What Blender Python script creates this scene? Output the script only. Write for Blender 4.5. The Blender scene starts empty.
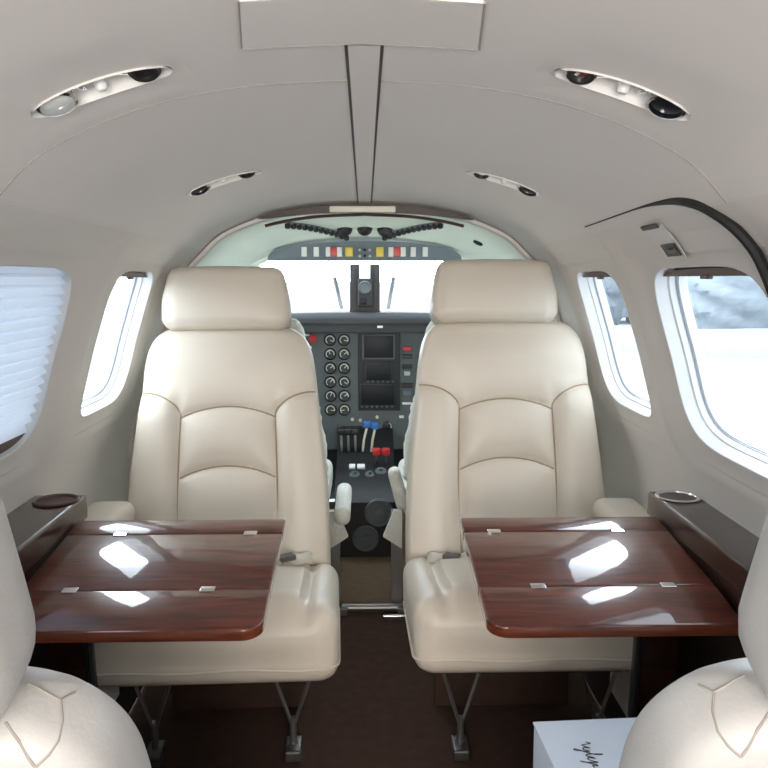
import bpy, bmesh, math, random
from mathutils import Vector, Matrix
random.seed(7)
PI = math.pi
SC = bpy.context.scene
COL = SC.collection

# ------------------------------------------------------------------ helpers
class MB:
    """collects vertices and faces for ONE mesh object"""
    def __init__(s): s.v = []; s.f = []
    def add(s, vs, fs):
        o = len(s.v); s.v += [tuple(p) for p in vs]; s.f += [tuple(i + o for i in f) for f in fs]; return s
    def grid(s, rows, closed=False):
        o = len(s.v); n = len(rows[0])
        for r in rows: s.v += [tuple(p) for p in r]
        for i in range(len(rows) - 1):
            for j in range(n if closed else n - 1):
                k = (j + 1) % n
                s.f.append((o + i*n + j, o + i*n + k, o + (i+1)*n + k, o + (i+1)*n + j))
        return s
    def cap(s, pts):
        o = len(s.v); s.v += [tuple(p) for p in pts]; s.f.append(tuple(range(o, o + len(pts)))); return s
    def xf(s, M, start=0):
        for i in range(start, len(s.v)): s.v[i] = tuple(M @ Vector(s.v[i]))
        return s

def obj(name, mb, m, parent=None, flat=False, weld=True, ang=40):
    me = bpy.data.meshes.new(name)
    me.from_pydata(mb.v, [], mb.f)
    bm = bmesh.new(); bm.from_mesh(me)
    if weld: bmesh.ops.remove_doubles(bm, verts=bm.verts, dist=1e-5)
    bmesh.ops.recalc_face_normals(bm, faces=bm.faces)
    a = math.radians(ang)
    for f in bm.faces: f.smooth = not flat
    for e in bm.edges:
        if len(e.link_faces) == 2 and e.calc_face_angle(0) > a: e.smooth = False
    bm.to_mesh(me); bm.free()
    me.materials.append(m)
    o = bpy.data.objects.new(name, me); COL.objects.link(o)
    if parent: o.parent = parent
    return o

def thing(name, label, cat, loc=(0, 0, 0), rz=0, group=None):
    o = bpy.data.objects.new(name, None); COL.objects.link(o)
    o.empty_display_size = .05
    o.location = loc; o.rotation_euler = (0, 0, rz)
    o['label'] = label; o['category'] = cat
    if group: o['group'] = group
    return o
def tag(o, label, cat, group=None):
    o['label'] = label; o['category'] = cat
    if group: o['group'] = group
    return o
def struct(o, label=None, cat=None):
    o['kind'] = 'structure'
    if label: o['label'] = label
    if cat: o['category'] = cat
    return o
def copy_tree(o, parent=None):
    c = o.copy(); COL.objects.link(c)
    if parent: c.parent = parent
    for ch in [x for x in bpy.data.objects if x.parent == o]: copy_tree(ch, c)
    return c

def lerp_tab(tab, x):
    if x <= tab[0][0]: return tab[0][1]
    if x >= tab[-1][0]: return tab[-1][1]
    n = len(tab)
    for i in range(n - 1):
        x0, y0 = tab[i]; x1, y1 = tab[i+1]
        if x <= x1:
            def sl(k):
                if k <= 0: return (tab[1][1]-tab[0][1])/(tab[1][0]-tab[0][0])
                if k >= n-1: return (tab[-1][1]-tab[-2][1])/(tab[-1][0]-tab[-2][0])
                return (tab[k+1][1]-tab[k-1][1])/(tab[k+1][0]-tab[k-1][0])
            h = x1 - x0; t = (x - x0)/h
            m0, m1 = sl(i)*h, sl(i+1)*h
            return (2*t**3-3*t*t+1)*y0 + (t**3-2*t*t+t)*m0 + (-2*t**3+3*t*t)*y1 + (t**3-t*t)*m1

def smooth(a, b, x):
    t = min(1, max(0, (x-a)/(b-a))); return t*t*(3-2*t)

def rbox(c, h, r, n=8, fn=None, M=None):
    """rounded box as one closed mesh; fn(p_local)->p_local displaces it"""
    mb = MB()
    def ticks(hh, cnt):
        e = [-hh + r*(1 - math.cos(k/4*PI/2)) for k in range(5)]
        e = [-hh, -hh + r*.15, -hh + r*.4, -hh + r*.7, -hh + r]
        inner = [-hh + r + (2*hh-2*r)*k/cnt for k in range(1, cnt)] if hh > r*1.001 else []
        return e + inner + [-q for q in reversed(e)]
    cn = n if isinstance(n, (tuple, list)) else (n, n, n)
    T = [ticks(h[i], cn[i]) for i in range(3)]
    for ax in range(3):
        u, w = [i for i in range(3) if i != ax]
        for sg in (-1, 1):
            rows = []
            for a in T[u]:
                row = []
                for b in T[w]:
                    p = [0, 0, 0]; p[ax] = sg*h[ax]; p[u] = a; p[w] = b
                    q = [max(-(h[i]-r), min(h[i]-r, p[i])) for i in range(3)]
                    d = Vector((p[0]-q[0], p[1]-q[1], p[2]-q[2]))
                    if d.length > 1e-9: d = d.normalized()*r
                    P = Vector(q) + d
                    if fn: P = Vector(fn(P))
                    row.append(P)
                rows.append(row)
            mb.grid(rows)
    MM = Matrix.Translation(Vector(c)) @ (M or Matrix())
    return mb.xf(MM)

def box(mb, c, h, M=None):
    vs = [Vector((sx*h[0], sy*h[1], sz*h[2])) for sx in (-1, 1) for sy in (-1, 1) for sz in (-1, 1)]
    MM = Matrix.Translation(Vector(c)) @ (M or Matrix())
    return mb.add([MM @ v for v in vs], [(0,1,3,2),(4,6,7,5),(0,4,5,1),(2,3,7,6),(0,2,6,4),(1,5,7,3)])

def tube(mb, pts, r, n=8, cap=True, ry=None):
    pts = [Vector(p) for p in pts]; rows = []
    up = Vector((0, 0, 1)); prev = None
    for i, p in enumerate(pts):
        t = (pts[min(i+1, len(pts)-1)] - pts[max(i-1, 0)])
        t = t.normalized() if t.length > 0 else Vector((0, 1, 0))
        if prev is None:
            a = t.cross(up)
            if a.length < 1e-3: a = t.cross(Vector((1, 0, 0)))
        else: a = prev - t*prev.dot(t)
        a.normalize(); b = t.cross(a); prev = a
        rr = r[i] if isinstance(r, (list, tuple)) else r
        r2 = rr if ry is None else ry
        rows.append([p + a*rr*math.cos(2*PI*k/n) + b*r2*math.sin(2*PI*k/n) for k in range(n)])
    mb.grid(rows, True)
    if cap: mb.cap(rows[0][::-1]); mb.cap(rows[-1])
    return mb

def lathe(mb, c, prof, axis=(0, 0, 1), n=24):
    """prof: list of (radius, height along axis)"""
    z = Vector(axis).normalized(); x = z.orthogonal().normalized(); y = z.cross(x); c = Vector(c)
    rows = [[c + z*h + (x*math.cos(2*PI*k/n) + y*math.sin(2*PI*k/n))*max(r, 1e-4) for k in range(n)] for r, h in prof]
    mb.grid(rows, True)
    mb.cap(rows[0][::-1]); mb.cap(rows[-1])
    return mb

def prism(mb, outline, axis_dir, h):
    d = Vector(axis_dir)*h
    a = [Vector(p) for p in outline]; b = [p + d for p in a]; n = len(a)
    mb.cap(a[::-1]); mb.cap(b); mb.grid([a, b], True)
    return mb

# ------------------------------------------------------------------ materials
def mat(name, col, rough=.5, metal=0, bump=0, bscale=60, var=0, vscale=6, coat=0, spec=.5, trans=0, sheen=0):
    m = bpy.data.materials.new(name); m.use_nodes = True
    nt = m.node_tree; b = nt.nodes['Principled BSDF']
    b.inputs['Base Color'].default_value = (*col, 1); b.inputs['Roughness'].default_value = rough
    b.inputs['Metallic'].default_value = metal; b.inputs['Specular IOR Level'].default_value = spec
    b.inputs['Coat Weight'].default_value = coat; b.inputs['Coat Roughness'].default_value = .03
    if sheen: b.inputs['Sheen Weight'].default_value = sheen
    tc = nt.nodes.new('ShaderNodeTexCoord')
    if var:
        nz = nt.nodes.new('ShaderNodeTexNoise'); nz.inputs['Scale'].default_value = vscale; nz.inputs['Detail'].default_value = 4
        nt.links.new(tc.outputs['Object'], nz.inputs['Vector'])
        mx = nt.nodes.new('ShaderNodeMix'); mx.data_type = 'RGBA'
        mx.inputs['A'].default_value = (*[c*(1-var) for c in col], 1); mx.inputs['B'].default_value = (*[min(1, c*(1+var)) for c in col], 1)
        nt.links.new(nz.outputs['Fac'], mx.inputs['Factor']); nt.links.new(mx.outputs['Result'], b.inputs['Base Color'])
    if bump:
        nb = nt.nodes.new('ShaderNodeTexNoise'); nb.inputs['Scale'].default_value = bscale; nb.inputs['Detail'].default_value = 3
        nt.links.new(tc.outputs['Object'], nb.inputs['Vector'])
        bp = nt.nodes.new('ShaderNodeBump'); bp.inputs['Strength'].default_value = bump; bp.inputs['Distance'].default_value = .004
        nt.links.new(nb.outputs['Fac'], bp.inputs['Height']); nt.links.new(bp.outputs['Normal'], b.inputs['Normal'])
    return m

M = {}
M['liner'] = mat('cabin_liner', (.72, .675, .625), .62, bump=.03, bscale=400, var=.025, vscale=3)
M['headliner'] = mat('cabin_headliner', (.76, .715, .675), .7, bump=.03, bscale=400, var=.02, vscale=3)
M['cockpit_liner'] = mat('cockpit_liner', (.86, .90, .80), .6, bump=.06, bscale=120, var=.03, vscale=8)  # greenish cast of light through the windshield is put into this colour
M['seam_line'] = mat('headliner_seam', (.36, .33, .30), .8)
M['reveal'] = mat('window_reveal_white', (.74, .75, .76), .45)
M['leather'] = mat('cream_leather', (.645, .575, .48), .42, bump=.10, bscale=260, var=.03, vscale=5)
M['leather_dimmed'] = mat('dimmed_leather', (.42, .41, .395), .42, bump=.10, bscale=260, var=.03, vscale=5)  # same leather as the forward seats, darkened to offset the strong aft light
M['seam'] = mat('seam_tan_thread', (.36, .27, .18), .7)  # dark tan stitching
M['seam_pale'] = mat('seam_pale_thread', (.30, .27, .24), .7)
M['carpet'] = mat('brown_carpet', (.085, .050, .038), .95, bump=.6, bscale=500, var=.25, vscale=40, spec=.1)
M['carpet_lit'] = mat('lit_carpet', (.22, .15, .10), .95, bump=.6, bscale=500, var=.2, vscale=40, spec=.1)  # same carpet, lightened: windshield light is put into its colour
M['carpet_wall'] = mat('dark_sidewall_carpet', (.035, .024, .02), .95, bump=.5, bscale=400, spec=.1)
M['steel'] = mat('grey_metal', (.30, .29, .28), .4, metal=.8)
M['dark_steel'] = mat('dull_metal', (.16, .15, .14), .45, metal=.7)
M['chrome'] = mat('chrome', (.82, .82, .84), .12, metal=1)
M['black'] = mat('black_plastic', (.012, .012, .013), .45)
M['black_soft'] = mat('black_vinyl', (.02, .021, .023), .6, bump=.2, bscale=300)
M['panel_grey'] = mat('panel_grey', (.10, .115, .12), .55, var=.05, vscale=20)
M['overhead_grey'] = mat('overhead_grey', (.16, .19, .22), .5)
M['screen'] = mat('screen_black', (.006, .008, .012), .35, spec=.2)
M['gauge_face'] = mat('gauge_face', (.03, .035, .035), .5)
M['gauge_mark'] = mat('gauge_mark', (.55, .58, .52), .5)
M['white'] = mat('white_plastic', (.80, .80, .77), .4)
M['cream'] = mat('cream_plastic', (.72, .68, .56), .4)
M['red'] = mat('red_plastic', (.55, .02, .02), .35)
M['yellow'] = mat('yellow_plastic', (.75, .55, .03), .35)
M['blue'] = mat('blue_plastic', (.02, .13, .38), .35)
M['brown'] = mat('brown_shade_rail', (.075, .035, .026), .4)
M['brown_trim'] = mat('brown_trim', (.045, .025, .017), .45)
M['cardboard'] = mat('white_coated_card', (.66, .72, .83), .5)
M['ink'] = mat('black_ink', (.02, .02, .025), .6)
M['fleece'] = mat('white_sheepskin', (.78, .78, .72), .95, bump=1, bscale=90, sheen=.3)
M['strap'] = mat('cream_webbing', (.60, .55, .47), .8, bump=.3, bscale=500)
M['snow'] = mat('snowy_apron', (.24, .275, .305), .9, var=.05, vscale=.3)
M['haze_tree'] = mat('hazy_foliage', (.21, .24, .265), .9, var=.2, vscale=2)  # haze and overexposure put into the foliage as pale blue-grey
M['bark'] = mat('grey_bark', (.2, .18, .16), .9)
M['hangar'] = mat('pale_sheet_metal', (.75, .78, .80), .6)
M['hangar_roof'] = mat('roof_sheet', (.5, .54, .58), .6)
M['seal'] = mat('black_rubber_seal', (.012, .012, .012), .6)
M['lens'] = mat('frosted_lens', (.62, .64, .62), .25)

def wood_mat(name, c0, c1):
    m = bpy.data.materials.new(name); m.use_nodes = True
    nt = m.node_tree; b = nt.nodes['Principled BSDF']
    tc = nt.nodes.new('ShaderNodeTexCoord'); mp = nt.nodes.new('ShaderNodeMapping')
    mp.inputs['Scale'].default_value = (3, 22, 22)
    nt.links.new(tc.outputs['Object'], mp.inputs['Vector'])
    nz = nt.nodes.new('ShaderNodeTexNoise'); nz.inputs['Scale'].default_value = 3; nz.inputs['Detail'].default_value = 6; nz.inputs['Distortion'].default_value = .8
    nt.links.new(mp.outputs['Vector'], nz.inputs['Vector'])
    cr = nt.nodes.new('ShaderNodeValToRGB')
    cr.color_ramp.elements[0].position = .3; cr.color_ramp.elements[0].color = (*c0, 1)
    cr.color_ramp.elements[1].position = .72; cr.color_ramp.elements[1].color = (*c1, 1)
    nt.links.new(nz.outputs['Fac'], cr.inputs['Fac']); nt.links.new(cr.outputs['Color'], b.inputs['Base Color'])
    b.inputs['Roughness'].default_value = .3
    b.inputs['Coat Weight'].default_value = 1; b.inputs['Coat Roughness'].default_value = .004; b.inputs['Coat IOR'].default_value = 1.55; b.inputs['Specular IOR Level'].default_value = .2
    # faint ripple of a hand lacquered finish
    n2 = nt.nodes.new('ShaderNodeTexNoise'); n2.inputs['Scale'].default_value = 34; n2.inputs['Detail'].default_value = 1
    nt.links.new(tc.outputs['Object'], n2.inputs['Vector'])
    bp = nt.nodes.new('ShaderNodeBump'); bp.inputs['Strength'].default_value = .045; bp.inputs['Distance'].default_value = .004
    nt.links.new(n2.outputs['Fac'], bp.inputs['Height']); nt.links.new(bp.outputs['Normal'], b.inputs['Coat Normal'])
    return m
M['wood'] = wood_mat('lacquered_mahogany', (.05, .010, .006), (.15, .030, .015))
M['wood_dark'] = wood_mat('dark_mahogany', (.012, .004, .003), (.035, .010, .006))
M['wood_edge'] = wood_mat('mahogany_edge', (.10, .02, .01), (.26, .07, .03))

def glass_mat(name, tint=(1, 1, 1), refl=.04):
    m = bpy.data.materials.new(name); m.use_nodes = True
    nt = m.node_tree; nt.nodes.clear()
    out = nt.nodes.new('ShaderNodeOutputMaterial'); tr = nt.nodes.new('ShaderNodeBsdfTransparent'); gl = nt.nodes.new('ShaderNodeBsdfGlossy')
    tr.inputs['Color'].default_value = (*tint, 1); gl.inputs['Roughness'].default_value = .02
    lw = nt.nodes.new('ShaderNodeLayerWeight'); pw = nt.nodes.new('ShaderNodeMath'); pw.operation = 'POWER'; pw.inputs[1].default_value = 5
    nt.links.new(lw.outputs['Facing'], pw.inputs[0]); fr = nt.nodes.new('ShaderNodeMath'); fr.operation = 'MULTIPLY_ADD'; fr.inputs[1].default_value = .5; fr.inputs[2].default_value = refl
    nt.links.new(pw.outputs[0], fr.inputs[0])
    mx = nt.nodes.new('ShaderNodeMixShader')
    nt.links.new(fr.outputs[0], mx.inputs['Fac']); nt.links.new(tr.outputs[0], mx.inputs[1]); nt.links.new(gl.outputs[0], mx.inputs[2])
    nt.links.new(mx.outputs[0], out.inputs['Surface'])
    return m
M['gasket'] = mat('grey_gasket', (.26, .29, .33), .5)
M['recess'] = mat('recess_white', (.74, .72, .69), .5)
M['glass'] = glass_mat('window_glass', (.97, .985, 1))

def blind_mat():
    m = bpy.data.materials.new('pleated_blind_fabric'); m.use_nodes = True
    nt = m.node_tree; nt.nodes.clear()
    out = nt.nodes.new('ShaderNodeOutputMaterial'); d = nt.nodes.new('ShaderNodeBsdfDiffuse'); t = nt.nodes.new('ShaderNodeBsdfTranslucent')
    d.inputs['Color'].default_value = (.80, .82, .85, 1); t.inputs['Color'].default_value = (.66, .74, .86, 1)
    mx = nt.nodes.new('ShaderNodeMixShader'); mx.inputs['Fac'].default_value = .12
    nt.links.new(d.outputs[0], mx.inputs[1]); nt.links.new(t.outputs[0], mx.inputs[2]); nt.links.new(mx.outputs[0], out.inputs['Surface'])
    return m
M['blind'] = blind_mat()

# ------------------------------------------------------------------ cabin cross-section
XZ = [(0, .53), (.2, .585), (.4, .612), (.56, .605), (.70, .545), (.84, .503), (.98, .452), (1.04, .405), (1.09, .352)]
UP = [(.405, 1.04), (.355, 1.083), (.25, 1.13), (.13, 1.16), (0, 1.17)]
def top(Y):
    return lerp_tab([(-1.5, 1.17), (.9, 1.17), (1.5, 1.155), (2.05, 1.135), (2.4, 1.105), (2.76, 1.045)], Y)
def sx(Y):
    return 1 - .10*smooth(1.9, 3.4, Y)
def zmap(z, Y):
    return z if z < .9 else .9 + (z-.9)*(top(Y)-.9)/.27
def wall_pt(side, z, Y, off=0.0):
    """point of the side wall; off > 0 moves outwards"""
    x = lerp_tab(XZ, z); dx = (lerp_tab(XZ, z+.004) - lerp_tab(XZ, z-.004))/.008
    n = Vector((1, 0, -dx)).normalized()
    return Vector((side*(x*sx(Y) + n.x*off), Y, zmap(z, Y) + n.z*off))
# ceiling arc, parameter a in [-1,1] (left .. right)
def ceil_xz(a):
    s = abs(a)
    x = .41*math.sin(s*PI/2*.999) if False else None
    # arc-length style table
    tab_x = [(0, 0), (.28, .13), (.55, .25), (.80, .352), (1.0, .405), (1.2, .452)]
    tab_z = [(0, 1.17), (.28, 1.162), (.55, 1.136), (.80, 1.090), (1.0, 1.04), (1.2, .98)]
    return math.copysign(lerp_tab(tab_x, s), a), lerp_tab(tab_z, s)
def ceil_pt(a, Y, off=0.0):
    x, z = ceil_xz(a); x1, z1 = ceil_xz(a+.01); x0, z0 = ceil_xz(a-.01)
    t = Vector((x1-x0, 0, z1-z0)).normalized(); n = Vector((-t.z, 0, t.x))
    return Vector((x*sx(Y) + n.x*off, Y, zmap(z, Y) + n.z*off))
def a_of_x(x):
    lo, hi = 0, 1
    for _ in range(40):
        m = (lo+hi)/2
        if ceil_xz(m)[0] < abs(x): lo = m
        else: hi = m
    return math.copysign(lo, x)

def radial(A, B, n):
    return lambda th: 1/((abs(math.cos(th)/A)**n + abs(math.sin(th)/B)**n)**(1/n))
def thetas(a0, a1, b0, b1, N=120):
    th = [2*PI*k/N for k in range(N)] + [math.atan2(b, a) % (2*PI) for a in (a0, a1) for b in (b0, b1)]
    return sorted(set(round(t, 6) for t in th))
def patch_hole(mb, surf, ca, cb, a0, a1, b0, b1, rad, dish=0.0, rings=7, eps=.003):
    """surface patch [a0,a1]x[b0,b1] with a hole; returns nothing, adds to mb"""
    TH = thetas(a0-ca, a1-ca, b0-cb, b1-cb)
    rows = []
    for k in range(rings+1):
        f = k/rings; row = []
        for th in TH:
            c, s = math.cos(th), math.sin(th)
            R = min(((a1-ca+eps)/c if c > 1e-9 else (a0-ca-eps)/c if c < -1e-9 else 9),
                    ((b1-cb+eps)/s if s > 1e-9 else (b0-cb-eps)/s if s < -1e-9 else 9))
            r = rad(th); q = R + (r-R)*f
            d = dish*smooth(0, .75, f)
            row.append(surf(ca + c*q, cb + s*q, d))
        rows.append(row)
    mb.grid(rows, True)
def sleeve(mb, surf, ca, cb, rad, steps, N=120):
    """steps: (scale, off) rings going outwards"""
    rows = [[surf(ca + math.cos(t)*rad(t)*sc, cb + math.sin(t)*rad(t)*sc, of) for t in [2*PI*k/N for k in range(N)]] for sc, of in steps]
    mb.grid(rows, True)
def disc(mb, surf, ca, cb, rad, sc, of, N=120, rings=6):
    rows = [[surf(ca + math.cos(t)*rad(t)*sc*q, cb + math.sin(t)*rad(t)*sc*q, of) for t in [2*PI*k/N for k in range(N)]] for q in [1 - i/rings for i in range(rings)] + [.001]]
    mb.grid(rows, True)

ZB0, ZB1 = .625, 1.04          # the band of the wall that holds the windows
WZ, WH = .822, .148            # window centre height and half height
WINS = [(1.135, .197, 4.8), (1.650, .150, 5.2)]          # (centre Y, half length, corner exponent)
WINS_LEFT = [(1.140, .197, 4.8), (1.680, .145, 5.2)]
side_wins = lambda sd: (WINS_LEFT if sd < 0 else WINS) + AFT
AFT = [(.48, .185, 4.2), (-.1, .185, 4.2), (-.68, .185, 4.2)]
DISH = .008
def build_wall(side, name):
    mb = MB(); S = lambda z, Y, off=0: wall_pt(side, z, Y, off)
    Y0, Y1 = -1.3, 2.05
    ys = [Y0 + (Y1-Y0)*k/60 for k in range(61)]
    zs = [.20 + (ZB0-.20)*k/14 for k in range(15)]
    mb.grid([[S(z, y) for y in ys] for z in zs])
    spans = []
    for (cy, hy, n) in sorted(side_wins(side)):
        spans.append((cy - hy - .075, cy + hy + .075, cy, hy, n))
    cur = Y0
    zb = [ZB0 + (ZB1-ZB0)*k/24 for k in range(25)]
    for (b0, b1, cy, hy, n) in spans:
        if b0 > cur:
            yy = [cur + (b0-cur)*k/4 for k in range(5)]
            mb.grid([[S(z, y) for y in yy] for z in zb])
        patch_hole(mb, S, WZ, cy, ZB0, ZB1, b0, b1, radial(WH, hy, n), DISH)
        cur = b1
    yy = [cur + (Y1-cur)*k/6 for k in range(7)]
    mb.grid([[S(z, y) for y in yy] for z in zb])
    return struct(obj(name, mb, M['liner'], weld=False))
build_wall(-1, 'wall_left'); build_wall(1, 'wall_right')

# lower, carpeted strip of each side wall
for side, nm in ((-1, 'baseboard_left'), (1, 'baseboard_right')):
    mb = MB(); ys = [-1.3 + 3.35*k/30 for k in range(31)]
    hh = lambda y: .44 - .15*smooth(1.62, 1.72, y)
    mb.grid([[wall_pt(side, hh(y)*q/8, y, -.006) for y in ys] for q in range(9)])
    mb.grid([[wall_pt(side, hh(y), y, -.006) for y in ys], [wall_pt(side, hh(y) + .002, y, .004) for y in ys]])
    struct(obj(nm, mb, M['carpet_wall']))

# ceiling with four recessed console openings and a cross seam
PODS = [(-1, .80), (1, .80), (-1, 1.46), (1, 1.46)]
POD_A, POD_HA, POD_HY = .552, .155, .026
def build_ceiling():
    mb = MB(); S = lambda a, Y, off=0: ceil_pt(a, Y, off)
    bands = [(-1.3, .68, None), (.68, .88, .80), (.88, 1.34, None), (1.34, 1.58, 1.46), (1.58, 2.05, None)]
    aa = [-1 + 2*k/60 for k in range(61)]
    for y0, y1, pod in bands:
        if pod is None:
            ys = [y0 + (y1-y0)*k/16 for k in range(17)]
            if y0 < .9 < y1:
                ys = sorted(set(ys + [.893, .8955, .898, .9005, .903]))
            groove = lambda y: 0.0
            mb.grid([[S(a, y, groove(y)) for a in aa] for y in ys])
        else:
            for sg in (-1, 1):
                lo, hi = sorted((sg*.36, sg*.80))
                patch_hole(mb, S, sg*POD_A, pod, lo, hi, y0, y1, radial(POD_HA, POD_HY, 2.3), 0.002, rings=5)
                lo, hi = sorted((sg*.80, sg*1.0))
                mb.grid([[S(lo + (hi-lo)*k/8, y) for k in range(9)] for y in [y0 + (y1-y0)*q/6 for q in range(7)]])
            mb.grid([[S(-.36 + .72*k/24, y) for k in range(25)] for y in [y0 + (y1-y0)*q/6 for q in range(7)]])
    return struct(obj('ceiling', mb, M['headliner'], weld=False, ang=60))
build_ceiling()
mb = MB(); tube(mb, [ceil_pt(-1 + 2*k/80, .905, .0004) for k in range(81)], .0013, 6)
struct(obj('trim_7', mb, M['seam_line']))

# unseen strips added behind wall and ceiling joints to block leaking light
for side, nm in ((-1, 'trim_8'), (1, 'trim_9')):
    mb = MB(); ys = [-1.3 + 3.35*k/60 for k in range(61)]
    mb.grid([[wall_pt(side, z, y, .004) for y in ys] for z in (.99, 1.01, 1.03, 1.04)] + [[ceil_pt(side*a, y, .004) for y in ys] for a in (1.0, .96, .92, .84, .78, .7)])
    mb.grid([[wall_pt(side, z, y, .004) for y in ys] for z in (.60, .615, .63, .645)])
    struct(obj(nm, mb, M['liner']))
mb = MB(); mb.grid([[ceil_pt(-1 + 2*k/60, -1.3 + 3.34*q/40, .032) for k in range(61)] for q in range(41)]); struct(obj('trim_10', mb, M['headliner']))  # unseen skin added above the ceiling against light leaking through cracks
# floor
mb = MB(); xs = [-.60, -.3, 0, .3, .60]
mb.grid([[(x, y, 0) for x in xs] for y in [-1.3, 0, 1, 2.0, 2.22]])
struct(obj('floor', mb, M['carpet']))
mb = MB(); mb.grid([[(x, y, z) for x in xs] for y, z in ((2.22, 0), (2.225, .008), (2.62, .008), (3.3, .008))])
struct(obj('floor_cockpit', mb, M['carpet_lit']))
# aft wall (behind the viewer)
mb = MB(); ring = [wall_pt(-1, z, -1.3) for z in [0, .1, .2, .3, .4, .5, .6, .7, .8, .9, 1.0, 1.04]] + [ceil_pt(a/10, -1.3) for a in range(-9, 10)] + [wall_pt(1, z, -1.3) for z in [1.04, 1.0, .9, .8, .7, .6, .5, .4, .3, .2, .1, 0]]
mb.cap(ring); struct(obj('wall_back', mb, M['liner']))

# windows: reveal, frame ring and double glazing
wn = 0
for side in (-1, 1):
    for (cy, hy, n) in side_wins(side):
        wn += 1
        S = lambda z, Y, off=0, sd=side: wall_pt(sd, z, Y, off)
        R = radial(WH, hy, n)
        mb = MB()
        sleeve(mb, S, WZ, cy, R, [(1.003, DISH + .001), (1.0, DISH - .001), (.992, DISH), (.989, DISH + .004), (.982, DISH + .020), (.965, DISH + .022), (.962, DISH + .034), (.945, DISH + .036), (.942, DISH + .050), (1.1, DISH + .052)])
        w = struct(obj('window_%d' % wn, mb, M['reveal'], ang=30))
        mb = MB(); sleeve(mb, S, WZ, cy, R, [(.964, DISH + .032), (.955, DISH + .032), (.955, DISH + .037), (.964, DISH + .037)])
        obj('gasket', mb, M['gasket'], w)
        mb = MB(); disc(mb, S, WZ, cy, R, .960, DISH + .045); obj('pane', mb, M['glass'], w)

# ------------------------------------------------------------------ cockpit shell
CK = .018
def arch_ring(Y, off, z0=0.0):
    L = [wall_pt(-1, z, Y, off) for z in [z0 + (1.0-z0)*k/16 for k in range(17)]]
    C = [ceil_pt(-.96 + 1.92*k/40, Y, off) for k in range(41)]
    Rr = [Vector((-p.x, p.y, p.z)) for p in reversed(L)]
    return L + C + Rr
# liner edge arch
mb = MB()
rows = [arch_ring(2.02, -.004), arch_ring(2.02, -.012), arch_ring(2.032, -.015), arch_ring(2.052, -.012), arch_ring(2.055, .02)]
mb.grid(rows); struct(obj('trim_1', mb, M['liner']))
# cockpit walls with side windows, cockpit ceiling
CW = (2.48, .20, 3.2)
for side, nm in ((-1, 'wall_cockpit_left'), (1, 'wall_cockpit_right')):
    mb = MB(); S = lambda z, Y, off=0, sd=side: wall_pt(sd, z, Y, off + CK)
    mb.grid([[S(z, 2.05 + 1.3*k/16) for k in range(17)] for z in [.0, .1, .2, .3, .4, .5, .6, .66]])
    patch_hole(mb, S, .84, CW[0], .66, 1.0, 2.05, 2.76, radial(.11, CW[1], CW[2]), .0)
    sleeve(mb, S, .84, CW[0], radial(.11, CW[1], CW[2]), [(1, 0), (.96, .05)])
    mb.grid([[S(z, 2.76 + .59*k/6) for k in range(7)] for z in [.66, .72, .79]])
    struct(obj(nm, mb, M['cockpit_liner'], weld=False))
    wn += 1
    mb = MB(); disc(mb, S, .84, CW[0], radial(.11, CW[1], CW[2]), .97, .045); struct(obj('window_%d' % wn, mb, M['glass']))
mb = MB(); mb.grid([[ceil_pt(-1 + 2*k/40, 2.05 + .71*q/14, CK) for k in range(41)] for q in range(15)])
mb.grid([[wall_pt(-1, .99 + .05*q/4, 2.05 + .71*k/14, CK) for k in range(15)] for q in range(5)])
mb.grid([[wall_pt(1, .99 + .05*q/4, 2.05 + .71*k/14, CK) for k in range(15)] for q in range(5)])
struct(obj('ceiling_cockpit', mb, M['cockpit_liner'], weld=False))
# wrap-round windshield between the roof edge and the nose sill
NW = 48
def roof_edge(u):     # u in [-1,1]
    s = abs(u)
    if s < .62: p = ceil_pt(math.copysign(s/.62, u), 2.76, CK)
    else:
        p = wall_pt(1 if u > 0 else -1, 1.04 - (1.04-.79)*(s-.62)/.38, 2.76, CK)
    return p
def sill_edge(u):
    th = u*PI/2*.92
    return Vector((.50*math.sin(th)/math.sin(PI/2*.92), 2.78 + .60*math.cos(th)**.6, .795))
wn += 1
mb = MB(); us = [-1 + 2*k/NW for k in range(NW+1)]
mb.grid([[roof_edge(u).lerp(sill_edge(u), q/6) for u in us] for q in range(7)])
ws = struct(obj('window_%d' % wn, mb, M['glass'], weld=False))
mb = MB()
for u in (-.58, .58): tube(mb, [roof_edge(u).lerp(sill_edge(u), q/8) for q in range(9)], .02, 8)
tube(mb, [roof_edge(u) for u in us], .014, 8); tube(mb, [sill_edge(u) for u in us], .014, 8)
obj('frame', mb, M['cockpit_liner'], ws)
# nose bulkhead below the sill
mb = MB(); e = [sill_edge(u) for u in us]
mb.grid([[Vector((p.x, p.y, z)) for p in e] for z in (0, .3, .6, .797)]); struct(obj('wall_front', mb, M['black_soft']))

# ------------------------------------------------------------------ ceiling trims
mb = MB()
def strip(x0, x1, y0, y1, dz, n=20):
    ys = [y0 + (y1-y0)*k/n for k in range(n+1)]
    mb.grid([[ceil_pt(a_of_x(x0), y, .003) for y in ys], [ceil_pt(a_of_x(x0), y, -dz) for y in ys], [ceil_pt(a_of_x(x1), y, -dz) for y in ys], [ceil_pt(a_of_x(x1), y, .003) for y in ys]])
strip(-.0150, .0150, .763, 2.02, .003)
struct(obj('trim_2', mb, M['headliner'], ang=30))
for k, (x0, x1) in enumerate(((-.0182, -.0150), (.0150, .0182))):
    mb = MB(); strip(x0, x1, .763, 2.02, .0008); struct(obj('trim_%d' % (3+k), mb, M['brown_trim']))

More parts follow.
